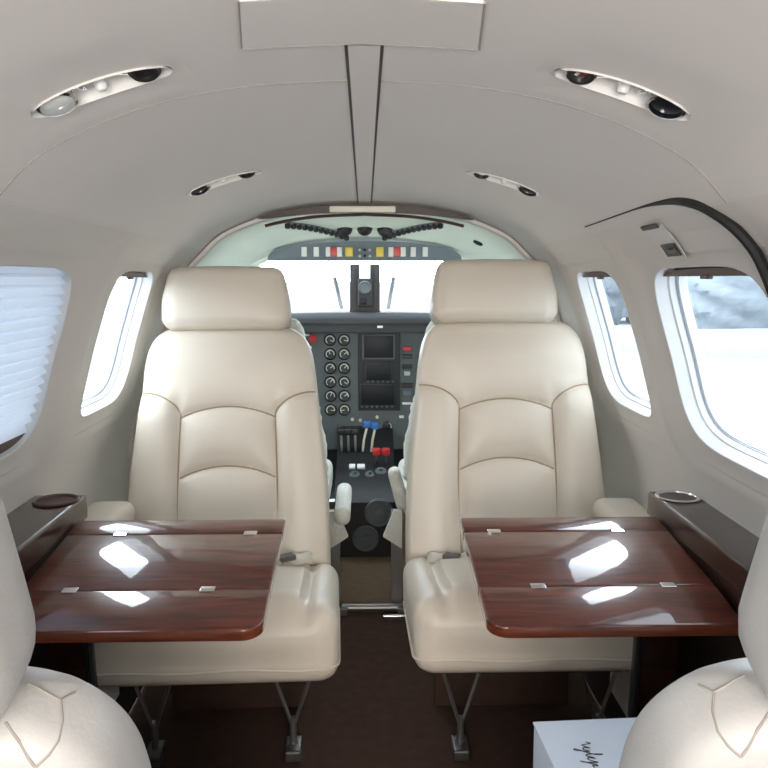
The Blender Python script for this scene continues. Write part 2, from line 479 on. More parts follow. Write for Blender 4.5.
# overhead access panel just above the viewer
t = thing('access_hatch', 'flat pale rectangular hatch cover at the top of the ceiling, above the centre strip', 'hatch', (0, 0, 0))
mb = MB(); out = [(-.094, .640), (.091, .640), (.104, .762), (-.110, .762)]
def lin(p, q, k): return (p[0]+(q[0]-p[0])*k, p[1]+(q[1]-p[1])*k)
rows = [[lin(lin(out[0], out[3], k/6), lin(out[1], out[2], k/6), j/12) for j in range(13)] for k in range(7)]
mb.grid([[ceil_pt(a_of_x(x), y, -.0022) for x, y in r] for r in rows])
for edge in (rows[0], rows[-1], [r[0] for r in rows], [r[-1] for r in rows]):
    mb.grid([[ceil_pt(a_of_x(x), y, -.0022) for x, y in edge], [ceil_pt(a_of_x(x), y, .002) for x, y in edge]])
obj('cover', mb, M['headliner'], t, ang=30)
mb = MB(); pts = [ceil_pt(a_of_x(x), y, -.0018) for x, y in rows[-1]] ; tube(mb, [p + Vector((0, .001, 0)) for p in pts], .0009, 6)
tube(mb, [ceil_pt(a_of_x(r[-1][0]+.001), r[-1][1], -.0015) for r in rows], .0012, 6); tube(mb, [ceil_pt(a_of_x(r[0][0]-.001), r[0][1], -.0015) for r in rows], .0008, 6)
obj('edge_gap', mb, M['seam_line'], t)

# ceiling service recesses (reading lamp, button, air outlet)
def pod(side, Y, label, far):
    t = thing('ceiling_console', label, 'ceiling console', (0, 0, 0), 0, 'ceiling light and air recesses')
    S = lambda a, y, off=0: ceil_pt(a, y, off)
    R = radial(POD_HA, POD_HY, 2.3); mb = MB(); N = 72
    prof = [(1.02, -.0004), (1.0, .0005), (.97, .005), (.9, .009), (.7, .0115), (.4, .012), (.01, .012)]
    mb.grid([[S(side*POD_A + math.cos(q)*R(q)*sc, Y + math.sin(q)*R(q)*sc, of) for q in [2*PI*k/N for k in range(N)]] for sc, of in prof], True)
    obj('recess', mb, M['recess'], t)
    def put(da, dy, of): return S(side*(POD_A + da), Y + dy, of)
    def nrm(da): return -(S(side*(POD_A + da), Y, .01) - S(side*(POD_A + da), Y, 0)).normalized()
    # reading lamp: outboard
    ax = (nrm(.10) + Vector((0, -.25, 0))).normalized()
    mb = MB(); lathe(mb, put(.095, -.002, .0095), [(.019, -.004), (.020, .006), (.0195, .011), (.0165, .012), (.016, .007)], ax)
    lp = obj('reading_lamp', mb, M['chrome'] , t)
    mb = MB(); lathe(mb, put(.095, -.002, .0095), [(.016, .007), (.012, .0095), (.005, .0105), (.0005, .011)], ax); obj('lens', mb, M['lens'] if side < 0 and not far else M['screen'], lp)
    # air outlet: inboard
    ax = (nrm(-.10) + Vector((0, -.35, 0))).normalized()
    mb = MB(); lathe(mb, put(-.10, -.002, .0085), [(.014, -.004), (.0145, .005), (.013, .009), (.009, .009), (.008, .003)], ax); av = obj('air_outlet', mb, M['black'], t)
    mb = MB(); lathe(mb, put(-.10, -.002, .0085), [(.0145, .002), (.0155, .003), (.0155, .006), (.0145, .0065)], ax); obj('ring', mb, M['chrome'] if side > 0 else M['black'], av)
    # button and small chrome tabs
    mb = MB(); lathe(mb, put(0, .004, .011), [(.006, -.002), (.006, .009), (.004, .012), (.0005, .0125)], nrm(0)); obj('button', mb, M['white'], t)
    for da in (-.055, .045):
        mb = rbox(put(da, .004, .010), (.007, .004, .003), .0015, 2); obj('chrome_tab', mb, M['chrome'], t)
    return t
for i, (sd, y) in enumerate(PODS):
    pod(sd, y, ['near oval ceiling recess on the left with milky reading lamp and black outlet',
                'near oval ceiling recess on the right with chrome rimmed lamp and outlet',
                'small oval ceiling recess farther forward above the left cream seat',
                'small oval ceiling recess farther forward above the right cream seat'][i], i > 1)

# brown arched trim with light plate at the cockpit opening
t = thing('arch_trim', 'dark brown arched strip with pale centre plate over the cockpit opening', 'trim strip')
mb = MB()
def lens_strip(x0, x1, y0, y1, hmax, n=40):
    rows = []
    for k in range(n+1):
        x = x0 + (x1-x0)*k/n; u = 2*k/n - 1
        h = hmax*(1-u*u)**.6 + .001
        zt = ceil_pt(a_of_x(x), y0, -.012).z + .004
        rows.append([(x, y0, zt), (x, y0, zt-h), (x, y1, zt-h), (x, y1, zt)])
    mb.grid(rows, True); mb.cap(rows[0]); mb.cap(rows[-1][::-1])
lens_strip(-.262, .268, 1.985, 2.012, .017)
obj('strip', mb, M['brown_trim'], t, ang=30)
mb = rbox((-.005, 1.982, 1.118), (.08, .008, .0075), .003, 4); obj('centre_plate', mb, M['cream'], t)
mb = MB(); tube(mb, [(x, 2.05, ceil_pt(a_of_x(x), 2.05, -.012).z - .012) for x in [-.25 + .5*k/20 for k in range(21)]], .004, 8); obj('lower_bead', mb, M['brown'], t)

# emergency exit seal and latch plate on the right wall
pts = [(1.053, 1.44), (1.055, 1.3), (1.058, 1.12), (1.055, 1.02), (1.045, .965), (1.02, .93), (.98, .915), (.9, .91), (.8, .91), (.66, .91), (.6, .92)]
def up_pt(side, z, Y, off=0):
    # surface point by height on wall or ceiling haunch
    if z <= 1.03: return wall_pt(side, z, Y, off)
    lo, hi = .5, 1.15
    for _ in range(30):
        m = (lo+hi)/2
        if ceil_xz(m)[1] > z: lo = m
        else: hi = m
    return ceil_pt(side*lo, Y, off)
dense = []
for i in range(len(pts)-1):
    for k in range(6): dense.append((pts[i][0]+(pts[i+1][0]-pts[i][0])*k/6, pts[i][1]+(pts[i+1][1]-pts[i][1])*k/6))
for _ in range(6):
    dense = [dense[0]] + [((dense[i-1][0]+2*dense[i][0]+dense[i+1][0])/4, (dense[i-1][1]+2*dense[i][1]+dense[i+1][1])/4) for i in range(1, len(dense)-1)] + [dense[-1]]
mb = MB(); nd = len(dense)
tube(mb, [up_pt(1, z, y, -.001) for z, y in dense], [0.0012 + .0056*smooth(.15, .4, i/nd) for i in range(nd)], 8)
struct(obj('trim_5', mb, M['seal']))
t = thing('exit_latch', 'small pale latch plate with two dark slots above the nearer right window', 'latch')
def plate(mb, z0, z1, y0, y1, off, th):
    g = lambda of: [[up_pt(1, z0+(z1-z0)*i/4, y0+(y1-y0)*j/4, of) for j in range(5)] for i in range(5)]
    a, b = g(off), g(off-th)
    mb.grid(b)
    for e0, e1 in ((a[0], b[0]), (a[-1], b[-1]), ([r[0] for r in a], [r[0] for r in b]), ([r[-1] for r in a], [r[-1] for r in b])): mb.grid([e0, e1])
mb = MB(); plate(mb, 0.985, 1.032, 1.12, 1.195, .0002, .0008); obj('plate', mb, M['recess'], t, ang=30)
mb = MB(); plate(mb, 1.030, 1.035, 1.13, 1.19, -.002, .003); obj('slot', mb, M['black'], t, ang=30)
mb = MB(); plate(mb, 0.990, 1.007, 1.125, 1.175, -.002, .002); h = obj('handle_pocket', mb, M['black'], t, ang=30)
mb = MB(); plate(mb, 0.996, 1.001, 1.13, 1.155, -.003, .004); obj('handle', mb, M['dark_steel'], h, ang=30)

# ------------------------------------------------------------------ window shades
def shade_stowed(side, win, label):
    cy, hy, n = win; S = lambda z, Y, off=0: wall_pt(side, z, Y, off)
    t = thing('window_shade', label, 'window shade', (0, 0, 0), 0, 'stowed brown window shades')
    mb = MB(); rows = []
    R = radial(WH, hy, n)
    for k in range(25):
        u = -1 + 2*k/24; y = cy + u*hy*.90
        zt = WZ + WH*.945*(1 - abs(u*.90)**n)**(1/n) if abs(u*.9) < 1 else WZ
        zb = WZ + WH*.875
        zt = max(zt, zb + .003)
        rows.append([S(zt, y, DISH+.012), S(zb, y, DISH+.012), S(zb, y, DISH+.032), S(zt, y, DISH+.032)])
    mb.grid(rows, True); mb.cap(rows[0]); mb.cap(rows[-1][::-1])
    obj('rail', mb, M['brown'], t, ang=30)
    mb = rbox(S(WZ + WH*.865, cy, DISH+.013), (.004, .014, .003), .0015, 3); obj('pull', mb, M['brown'], t)
shade_stowed(1, WINS[0], 'dark brown shade rail at the top of the nearer right window')
shade_stowed(1, WINS[1], 'dark brown shade rail at the top of the farther right window')
shade_stowed(-1, WINS_LEFT[1], 'dark brown shade rail at the top of the open left window')
# lowered pleated blind, near left window
t = thing('pleated_blind', 'lowered white pleated blind covering the nearest left window', 'blind')
S = lambda z, Y, off=0: wall_pt(-1, z, Y, off)
cy, hy, n = WINS_LEFT[0]; mb = MB(); rows = []; NP = 17
z_hi, z_lo = WZ + WH*.97, WZ - WH*.89
for k in range(NP*4+1):
    f = k/(NP*4); z = z_hi + (z_lo - z_hi)*f; ph = (k % 4)
    of = DISH + .009 + (.006 if ph in (0,) else -.003 if ph == 2 else .0015)
    u = (z - WZ)/WH; w = hy*.985*(1 - min(.999, abs(u)*.96)**n)**(1/n)
    rows.append([S(z, cy - w + 2*w*j/12, of) for j in range(13)])
mb.grid(rows); obj('pleats', mb, M['blind'], t, flat=True)
mb = MB(); rows = []
for k in range(21):
    u = -1 + 2*k/20; y = cy + u*hy*.95
    zb = WZ - WH*.98*(1 - min(.999, abs(u*.95))**n)**(1/n); zt = WZ - WH*.85
    zb = min(zb, zt - .004)
    rows.append([S(zt, y, DISH+.007), S(zb, y, DISH+.007), S(zb, y, DISH+.021), S(zt, y, DISH+.021)])
mb.grid(rows, True); mb.cap(rows[0]); mb.cap(rows[-1][::-1]); obj('bottom_rail', mb, M['brown'], t, ang=30)

# ------------------------------------------------------------------ seats
WS = [(0, .226), (.1, .225), (.2, .220), (.3, .210), (.4, .199), (.47, .191), (.51, .181), (.535, .164), (.552, .137), (.56, .10)]
def back_surface(s, th, w, tk):
    n = 3.4; c, q = math.cos(th), math.sin(th)
    x = w*math.copysign(abs(c)**(2/n), c); y = tk*math.copysign(abs(q)**(2/n), q)
    return x, y
def seg_d(p, a, b):
    ax, ay = a; bx, by = b; px, py = p
    L = (bx-ax)**2 + (by-ay)**2; t = max(0, min(1, ((px-ax)*(bx-ax) + (py-ay)*(by-ay))/L))
    return math.hypot(px-ax-t*(bx-ax), py-ay-t*(by-ay))
def seam_lines():
    L = []
    u0 = .105
    for sg in (-1, 1):
        side = [(sg*(u0 + .004*math.sin(k/10*PI)), .0 + .365*k/10) for k in range(11)]
        # flare outwards to the shoulder
        fl = []
        for k in range(1, 13):
            a = k/12
            fl.append((sg*(u0 + .088*(1-math.cos(a*PI/2))**.8), .365 + .05*math.sin(a*PI/2)))
        L.append(side + fl)
    L.append([(-u0 + 2*u0*k/16, .358 + .024*(1-(2*k/16-1)**2)) for k in range(17)])
    L.append([(-u0 + 2*u0*k/16, .224 + .026*(1-(2*k/16-1)**2)) for k in range(17)])
    return [[(x, q - .014*min(1, q/.1)) for x, q in l] for l in L]
SEAMS = seam_lines()
def front_y(x, s):
    """front surface of the backrest (negative y is the sitting side) before tilting"""
    w = lerp_tab(WS, s); tk = .058*(.55+.45*smooth(.56, .46, s)) if s > .46 else .058
    n = 3.4; a = min(.9999, abs(x)/w); y = -tk*(1 - a**n)**(1/n)
    return y
def detail(x, s):
    d = 9
    for L in SEAMS:
        for i in range(len(L)-1): d = min(d, seg_d((x, s), L[i], L[i+1]))
    g = -.007*math.exp(-(d/.007)**2)
    pad = .011*(1 - math.exp(-(d/.034)**2))
    bol = .012*smooth(.10, .14, abs(x))*smooth(.43, .37, s)
    return g + pad + bol
def make_backrest(two_sided=False):
    NR, NT = 96, 150
    ss = [.56*k/NR for k in range(NR+1)]
    rows = []
    for s in ss:
        w = lerp_tab(WS, s)
        e = 1.0
        tk = .058*(.55+.45*smooth(.56, .46, s)) if s > .46 else .058
        tk *= math.sqrt(max(.03, min(1, (s + .002)/.03))) if s < .03 else 1
        if s > .54: tk *= math.sqrt(max(.05, (.562-s)/.022))
        row = []
        for k in range(NT):
            th = 2*PI*k/NT; x, y = back_surface(s, th, w, tk)
            fy = -math.sin(th)
            if fy > 0:
                y -= detail(x, s)*smooth(0, .35, fy)*smooth(0, .02, s)*smooth(.56, .53, s)
            elif two_sided:
                y += (.010*smooth(0, .5, -fy))
            row.append((x, y, s))
        rows.append(row)
    mb = MB(); mb.grid(rows, True); mb.cap(rows[0][::-1]); mb.cap(rows[-1])
    return mb
BACK = make_backrest()
def seam_mb(L, off=.001):
    mb = MB(); P = []
    for x, s in L:
        if s < .02: continue
        P.append((x, front_y(x, s) - detail(x, s) - off, s))
    tube(mb, P, .0019, 6); return mb

def headrest_mb(hx, hy, hz, r, groove, taper=.09):
    def fn(p):
        x, y, z = p
        k = 1 - taper*smooth(-.2, 1, z/hz) - .03*smooth(-.6, -1, z/hz)
        if y < 0:
            y -= .012*(1-(x/hx)**2)*(1-(z/hz)**2)
            d = abs(abs(x) - hx*.86)
            y += groove*math.exp(-(d/.004)**2)
        z += -.004*(x/hx)**2 if z > 0 else 0
        return (x*k, y, z)
    return rbox((0, 0, 0), (hx, hy, hz), r, (26, 4, 14), fn)
def cushion_mb(hx, hy, hz, r):
    def fn(p):
        x, y, z = p
        if z > 0:
            q = smooth(0, hz*.85, z); z0 = z
            z += .012*(1-(x/hx)**4)*(1-(y/hy)**4) + .012*smooth(.80, .66, abs(x)/hx)*smooth(-1.0, -.7, y/hy)*smooth(.5, .3, y/hy)
            d = min(abs(abs(x) - hx*.74), abs(y - hy*.35) if abs(x) < hx*.74 else 9)
            z -= .010*math.exp(-(d/.007)**2)
            z += .010*smooth(-hy*.2, -hy*.85, y); z = z0 + (z - z0)*q
        if y < -hy + r*1.2:
            d = abs(abs(x) - hx*.90); y += .003*math.exp(-(d/.004)**2)
            y -= .008*(1-(x/hx)**2)*smooth(-hz*.4, hz*.3, z)*smooth(hz, hz*.4, z)
        return (x, y, z)
    return rbox((0, 0, 0), (hx, hy, hz), r, (44, 34, 18), fn)

def make_seat(label, x, y0, rz, rec, zb, leather, seam, group, hr_dx=0, cush_dy=0, legs=True, dz_head=0, cush_hy=.215, leg_xs=(-.135, .135), hr=(.145, .052, .074, .025, .004), hr_dy=-.010, cush_dx=0):
    """y0: place of the back's foot; sitting side is local -Y"""
    t = thing('cabin_seat', label, 'seat', (x, y0, 0), rz, group)
    T = Matrix.Translation((0, 0, zb)) @ Matrix.Rotation(-rec, 4, 'X')
    mb = MB(); mb.add(BACK.v, BACK.f); mb.xf(T); b = obj('backrest', mb, leather, t)
    for L in SEAMS:
        mb = seam_mb(L).xf(T); obj('seam', mb, seam, b)
    mb = headrest_mb(*hr); mb.xf(T @ Matrix.Translation((hr_dx, hr_dy, .556 + hr[2] - .012 + dz_head))); h = obj('headrest', mb, leather, t)
    for q in (-.05, .05):
        mb = MB(); tube(mb, [T @ Vector((q + hr_dx, 0, .53)), T @ Vector((q + hr_dx, 0, .60))], .005, 8); obj('post', mb, M['dark_steel'], h)
    ch = .062; cz = zb - .008
    mb = cushion_mb(.222, cush_hy, ch, .036); mb.xf(Matrix.Translation((cush_dx, -.045 - cush_hy + .03 + cush_dy, cz)) @ Matrix.Rotation(math.radians(-8), 4, 'X')); c = obj('seat_cushion', mb, leather, t)
    yc = -.045 - cush_hy + .03
    P = []; hx_, hy_ = .222, cush_hy
    for k in range(9): P.append((-hx_ + .0005, hy_*.8 - (hy_*1.6)*k/8))
    for k in range(1, 9): a = PI + PI/2*k/8; P.append((-hx_ + .036 + .0355*math.cos(a), -hy_ + .036 + .0355*math.sin(a)))
    for k in range(1, 10): P.append((-hx_ + .036 + (2*hx_ - .072)*k/10, -hy_ + .001))
    P += [(-x, y) for x, y in reversed(P[:17])]
    mb = MB(); tube(mb, [(x, y, -ch*.52 + .002*math.sin(x*30)) for x, y in P], .0024, 6)
    mb.xf(Matrix.Translation((cush_dx, -.045 - cush_hy + .03 + cush_dy, cz)) @ Matrix.Rotation(math.radians(-8), 4, 'X')); obj('piping', mb, leather, c)
    # frame under the cushion
    zt = cz - ch
    if zt > .12:
        mb = rbox((cush_dx, yc + .03, zt - .006), (.17, cush_hy*.70, .008), .004, 3); obj('seat_frame', mb, M['black'], t)
        for lx in leg_xs:
            mb = MB(); zf = zt + .004; ly = yc - .005
            tube(mb, [(lx - .058, ly, zf), (lx - .004, ly, .070)], .0042, 8); tube(mb, [(lx + .058, ly, zf), (lx + .004, ly, .070)], .0042, 8)
            tube(mb, [(lx, ly, .080), (lx, ly, .02)], .007, 10)
            l = obj('leg', mb, M['steel'], t)
            mb = rbox((lx, ly, .012), (.017, .030, .012), .005, 3); obj('foot', mb, M['dark_steel'], l)
        mb = rbox((cush_dx, yc + cush_hy*.86, zt/2), (.15, .012, zt/2), .004, 3); obj('rear_support', mb, M['carpet'], t)
    else:
        mb = rbox((0, yc, zt/2), (.18, cush_hy*.8, zt/2), .004, 3); obj('seat_frame', mb, M['dark_steel'], t)
    return t, T

seatL, TL = make_seat('cream leather seat behind the left table, facing the viewer', -.305, 1.735, math.radians(2), math.radians(14), .299, M['leather'], M['seam'], 'forward pair of cabin seats', hr_dx=-.008, leg_xs=(-.125, .15), cush_dx=.022)
seatR, TR = make_seat('cream leather seat behind the right table, facing the viewer', .316, 1.735, 0, math.radians(14), .315, M['leather'], M['seam'], 'forward pair of cabin seats', hr_dx=-.018, cush_dx=-.012, leg_xs=(-.126, .15))
# seat belts
for s, sg in ((seatL, 1), (seatR, -1)):
    mb = MB(); P = [(sg*(.185 - .085*f), -.082 - .022*math.sin(f*3), .352 + .010*math.sin(f*PI) + .003*math.sin(f*14)) for f in [k/16 for k in range(17)]]
    rows = [[(p[0], p[1]-.016, p[2]-.004), (p[0], p[1]-.012, p[2]+.004), (p[0]+.002, p[1]+.014, p[2]+.010), (p[0]+.002, p[1]+.018, p[2]+.002)] for p in P]
    mb.grid(rows, True); mb.cap(rows[0]); mb.cap(rows[-1][::-1]); b = obj('seat_belt', mb, M['strap'], s, ang=60)
    mb = rbox((sg*.135, -.118, .372), (.017, .012, .006), .003, 3, M=Matrix.Rotation(sg*.5, 4, 'Z')); k = obj('buckle', mb, M['dark_steel'], b)
    mb = rbox((sg*.112, -.126, .371), (.011, .009, .003), .001, 2, M=Matrix.Rotation(sg*.5, 4, 'Z')); obj('latch_plate', mb, M['chrome'], b)

# near pair: turned to face forward, reclined, seen from behind
nearL, T1 = make_seat('pale leather seat in the left foreground corner, seen from behind', -.343, .662, PI, math.radians(22), .194, M['leather_dimmed'], M['seam_pale'], 'foreground pair of cabin seats', cush_hy=.14, hr=(.147, .058, .132, .045, 0, .02), hr_dy=.004, dz_head=.002)
nearR, T2 = make_seat('pale leather seat in the right foreground corner beside the white box, seen from behind', .373, .662, PI, math.radians(22), .194, M['leather_dimmed'], M['seam_pale'], 'foreground pair of cabin seats', cush_hy=.14, hr=(.147, .058, .132, .045, 0, .02), hr_dy=.004, dz_head=.002)
# piped seams over the shoulders of the near pair
SHOULDER = ([(.1350, -.0140, .5512), (.1413, -.0123, .5491), (.1477, -.0099, .5465), (.1547, -.0085, .5426), (.1597, -.0187, .5372)],
            [(.1547, -.0085, .5426), (.1591, .0033, .5392), (.1600, .0149, .5363), (.1560, .0224, .5330), (.1495, .0276, .5294)],
            [(.1495, .0276, .5294), (.1460, .0258, .5352), (.1401, .0203, .5440), (.1314, .0132, .5510)])
for st, T in ((nearL, T1), (nearR, T2)):
    bk = [c for c in st.children if c.name.startswith('backrest')][0]
    for sg in (-1, 1):
        for L in SHOULDER:
            P = []
            for i in range(len(L)-1):
                for k in range(5): P.append(tuple(L[i][q] + (L[i+1][q]-L[i][q])*k/5 for q in range(3)))
            P.append(L[-1])
            mb = MB(); tube(mb, [T @ Vector((sg*x, y, z + .0002)) for x, y, z in P], .0009, 6); obj('seam', mb, M['seam_pale'], bk)

# padded armrests along the side wall, outboard of the forward seats
for sg, lab in ((-1, 'cream padded side console between the left forward seat and the wall'), (1, 'cream padded side console between the right forward seat and the wall')):
    t = thing('side_console', lab, 'side console', (sg*.555, 1.66, 0), 0, 'padded side consoles')
    mb = rbox((-sg*.020, -.105, .462), (.048, .112, .026), .022, (5, 10, 4)); obj('pad', mb, M['leather'], t)
    mb = rbox((sg*.006, -.105, .2225), (.022, .105, .2215), .008, 3); obj('support', mb, M['liner'], t)

# ------------------------------------------------------------------ tables
def make_table(sg, xin, xout, label):
    t = thing('folding_table', label, 'table', (0, 0, 0), 0, 'folding cabin tables')
    z = 0; th = .0100
    tilt = lambda k: Matrix.Translation((0, 1.137, .4995)) @ Matrix.Rotation(math.atan(k), 4, 'X') @ Matrix.Translation((0, -1.137, 0))
    TT = tilt(.12); TL_ = tilt(.165)
    def panel(name, y0, y1, corner=False, x_in=None):
        xi = x_in if x_in is not None else xin
        hx = abs(xout-xi)/2; cx = (xout+xi)/2; hy = (y1-y0)/2
        # outline with rounded inner-near corner
        r = .028 if corner else .004; pts = []
        def arc(cx_, cy_, a0, a1, rr):
            for k in range(9):
                a = a0 + (a1-a0)*k/8; pts.append((cx_ + rr*math.cos(a), cy_ + rr*math.sin(a)))
        X0, X1 = -hx, hx
        inner_left = sg > 0
        arc(X0 + (r if inner_left else .004), -hy + (r if inner_left else .004), PI, 1.5*PI, r if inner_left else .004)
        arc(X1 - (.004 if inner_left else r), -hy + (.004 if inner_left else r), 1.5*PI, 2*PI, .004 if inner_left else r)
        arc(X1 - .004, hy - .004, 0, .5*PI, .004); arc(X0 + .004, hy - .004, .5*PI, PI, .004)
        mb = MB(); n = len(pts); b = .0025
        def inset(d):
            return [(x*(1-d/hx), y*(1-d/hy)) for x, y in pts]
        rows = [[(cx+x, (y0+y1)/2+y, z + .016 - .016 - 2*th + dz) for x, y in inset(d)] for d, dz in ((b, 0), (0, b), (0, 2*th-b), (b*.3, 2*th-b*.3), (b, 2*th))]
        mb.grid(rows[2:], True); mb.cap(rows[-1]); mb.xf(TL_ if corner else TT)
        o = obj(name, mb, M['wood'], t, ang=60)
        mb = MB(); mb.grid(rows[:3], True); mb.cap(rows[0][::-1]); mb.xf(TL_ if corner else TT); obj('edge_band', mb, M['wood_edge'], o, ang=60)
        return o
    panel('table_leaf', 1.0345, 1.1362, True)
    top_ = panel('table_top', 1.1372, 1.3267)
    panel('table_leaf', 1.3287, 1.387)
    for y, xs in ((1.1367, (.25, .80)), (1.3277, (.15, .75))):
        for f in xs:
            xx = xin + (xout-xin)*f
            mb = rbox((xx, y, z + .0006), (.011, .007, .0008), .0006, 2).xf(TT); obj('hinge', mb, M['chrome'], t)
    # folding support leg and brace under the outer end
    def leg(x0, x1, y, w, d, name, m):
        mb = MB(); a = [(x0-w, y-d, 486e-3), (x0+w, y-d, 486e-3), (x0+w, y+d, 486e-3), (x0-w, y+d, 486e-3)]; b = [(x1-w, y-d, .0), (x1+w, y-d, .0), (x1+w, y+d, .0), (x1-w, y+d, .0)]
        mb.grid([[a[i] for i in range(4)], [b[i] for i in range(4)]], True); mb.cap(a[::-1]); mb.cap(b); return obj(name, mb, m, t, flat=True)
    leg(sg*.474, sg*.460, 1.22, .033, .012, 'support_leg', M['wood_dark'])
    mb = MB(); tube(mb, [(sg*.440, 1.20, 486e-3), (sg*.420, 1.205, .0)], .006, 8); obj('brace', mb, M['black'], t)
    return t
make_table(-1, -.142, -.509, 'glossy mahogany folding table on the left')
make_table(1, .168, .524, 'glossy mahogany folding table on the right')

# side ledges with cup holders
for sg, xin, lab in ((-1, -.512, 'dark wood side ledge with brown cup holder along the left wall'), (1, .527, 'dark wood side ledge with chrome rimmed cup holder along the right wall')):
    t = thing('side_ledge', lab, 'ledge', (0, 0, 0), 0, 'wooden side ledges')
    mb = rbox((sg*(abs(xin)+.05), 1.13, .537), (.05, .315, .0225), .006, (4, 10, 3)); obj('body', mb, M['wood_dark'], t)
    mb = MB(); box(mb, (sg*(abs(xin)+.048), 1.13, .4985), (.044, .305, .0160)); obj('apron', mb, M['wood_dark'], t, flat=True)
    cx, cyy = sg*(abs(xin)+.040), 1.400
    mb = MB(); lathe(mb, (cx, cyy, .5585), [(.038, 0), (.040, .003), (.037, .0055), (.033, .004), (.032, .0008)], (0, 0, 1), 36); c = obj('cup_holder', mb, M['chrome'] if sg > 0 else M['brown'], t)
    mb = MB(); lathe(mb, (cx, cyy, .5586), [(.0325, 0), (.0320, .0016), (.02, .0012), (.001, .001)], (0, 0, 1), 36); obj('well', mb, M['dark_steel'] if sg > 0 else M['brown'], c)

# ------------------------------------------------------------------ white box on the near right seat
t = thing('white_box', 'white card box with handwriting on its lid, in the right foreground', 'box', (.352, .872, .275), math.radians(3))
mb = rbox((0, 0, .052), (.128, .105, .052), .002, 3); obj('carton', mb, M['cardboard'], t)
mb = MB(); box(mb, (0, 0, .1052), (.129, .106, .0012)); lid = obj('lid', mb, M['cardboard'], t, flat=True)
def stroke(mb, pts, r=.0009):
    P = []
    for i in range(len(pts)-1):
        p0 = pts[max(0, i-1)]; p1 = pts[i]; p2 = pts[i+1]; p3 = pts[min(len(pts)-1, i+2)]
        for k in range(5):
            f = k/5
            P.append(tuple(.5*((2*p1[j]) + (-p0[j]+p2[j])*f + (2*p0[j]-5*p1[j]+4*p2[j]-p3[j])*f*f + (-p0[j]+3*p1[j]-3*p2[j]+p3[j])*f**3) for j in range(2)))
    P.append(pts[-1]); tube(mb, [(x, y, 0) for x, y in P], r, 6)
mb = MB()
stroke(mb, [(0, .010), (.004, .016), (.006, .008), (.008, .002), (.013, .008), (.016, .012)])
stroke(mb, [(.016, .012), (.014, .004), (.018, .001), (.023, .009), (.022, .0), (.019, -.012), (.016, -.010), (.024, .001), (.030, .010)])
stroke(mb, [(.030, .010), (.033, .02), (.031, .024), (.030, .006), (.033, .0), (.038, .008), (.041, .011), (.038, .003), (.042, .0), (.047, .006)])
stroke(mb, [(.047, .006), (.050, .012), (.048, -.006), (.045, -.012), (.052, .003), (.058, .009), (.056, .002), (.062, .003)])
mb.xf(Matrix.Translation((-.084, .056, .107)) @ Matrix.Rotation(math.radians(-90), 4, 'Z') @ Matrix.Diagonal((.85, .85, .25, 1)))
obj('handwriting', mb, M['ink'], lid)

# ------------------------------------------------------------------ cockpit
PY = 3.08                                   # plane of the instrument panel
t = thing('instrument_panel', 'grey cockpit instrument panel with dials and dark screens between the seats', 'instrument panel')
mb = rbox((0, PY+.02, .511), (.42, .018, .231), .006, 4); obj('panel', mb, M['panel_grey'], t)
def gauge(x, z, r, ang, warm=False):
    mb = MB(); lathe(mb, (x, PY, z), [(r, -.002), (r, .006), (r*.90, .008), (r*.84, .006), (r*.82, .003)], (0, -1, 0), 28); g = obj('gauge', mb, M['black'], t)
    mb = MB(); lathe(mb, (x, PY, z), [(r*.82, .003), (r*.4, .0032), (.001, .0033)], (0, -1, 0), 24); f = obj('dial', mb, M['gauge_face'], g)
    mb = MB()
    rows = [[(x + rr*math.sin(a), PY-.0042, z + rr*math.cos(a)) for rr in (r*.56, r*.74)] for a in [-2.4 + 4.2*k/24 for k in range(25)]]
    rows2 = [[(x + rr*math.sin(a), PY-.0034, z + rr*math.cos(a)) for rr in (r*.74, r*.56)] for a in [-2.4 + 4.2*k/24 for k in range(25)]]
    mb.grid([rows[k] + rows2[k] for k in range(25)], True); obj('scale', mb, M['gauge_mark'] if not warm else M['cream'], g)
    mb = MB(); tube(mb, [(x, PY-.005, z), (x + r*.62*math.sin(ang), PY-.005, z + r*.62*math.cos(ang))], .0016, 6); obj('needle', mb, M['white'], g)
for r_ in range(6):
    z = .712 - r_*.0545
    gauge(-.135, z, .0235, [2.0, -.3, .9, .7, .4, 1.8][r_], r_ == 5); gauge(-.081, z, .0235, [1.9, 1.0, .8, 2.1, 1.0, -1.8][r_], r_ == 5)
def pbox(name, x0, x1, z0, z1, d, m, parent=t, r=.002):
    return obj(name, rbox(((x0+x1)/2, PY - d/2, (z0+z1)/2), ((x1-x0)/2, d/2+.002, (z1-z0)/2), min(r, d/2), 2), m, parent)
# avionics stack
def pz(v): return .96 - math.tan(math.atan((v-384)/800) + math.radians(7.76))*(PY-.02)
def pxx(u): return (u-365)/800*3.10
st = pbox('avionics_stack', pxx(358), pxx(400), pz(411), pz(330), .006, M['black_soft'])
for (u0, u1, v0, v1) in ((364, 393, 336, 358), (366, 391, 364, 380), (361, 394, 385, 405)):
    b = pbox('display', pxx(u0)-.008, pxx(u1)+.008, pz(v1)-.006, pz(v0)+.006, .012, M['panel_grey'] if v0 < 340 else M['black'])
    pbox('screen', pxx(u0), pxx(u1), pz(v1), pz(v0), .0145, M['screen'], b, .001)
for v, us in ((382, range(368, 394, 5)), (407, range(362, 396, 5))):
    for u in us: pbox('key', pxx(u)-.006, pxx(u)+.004, pz(v)-.003, pz(v)+.004, .017, M['panel_grey'])
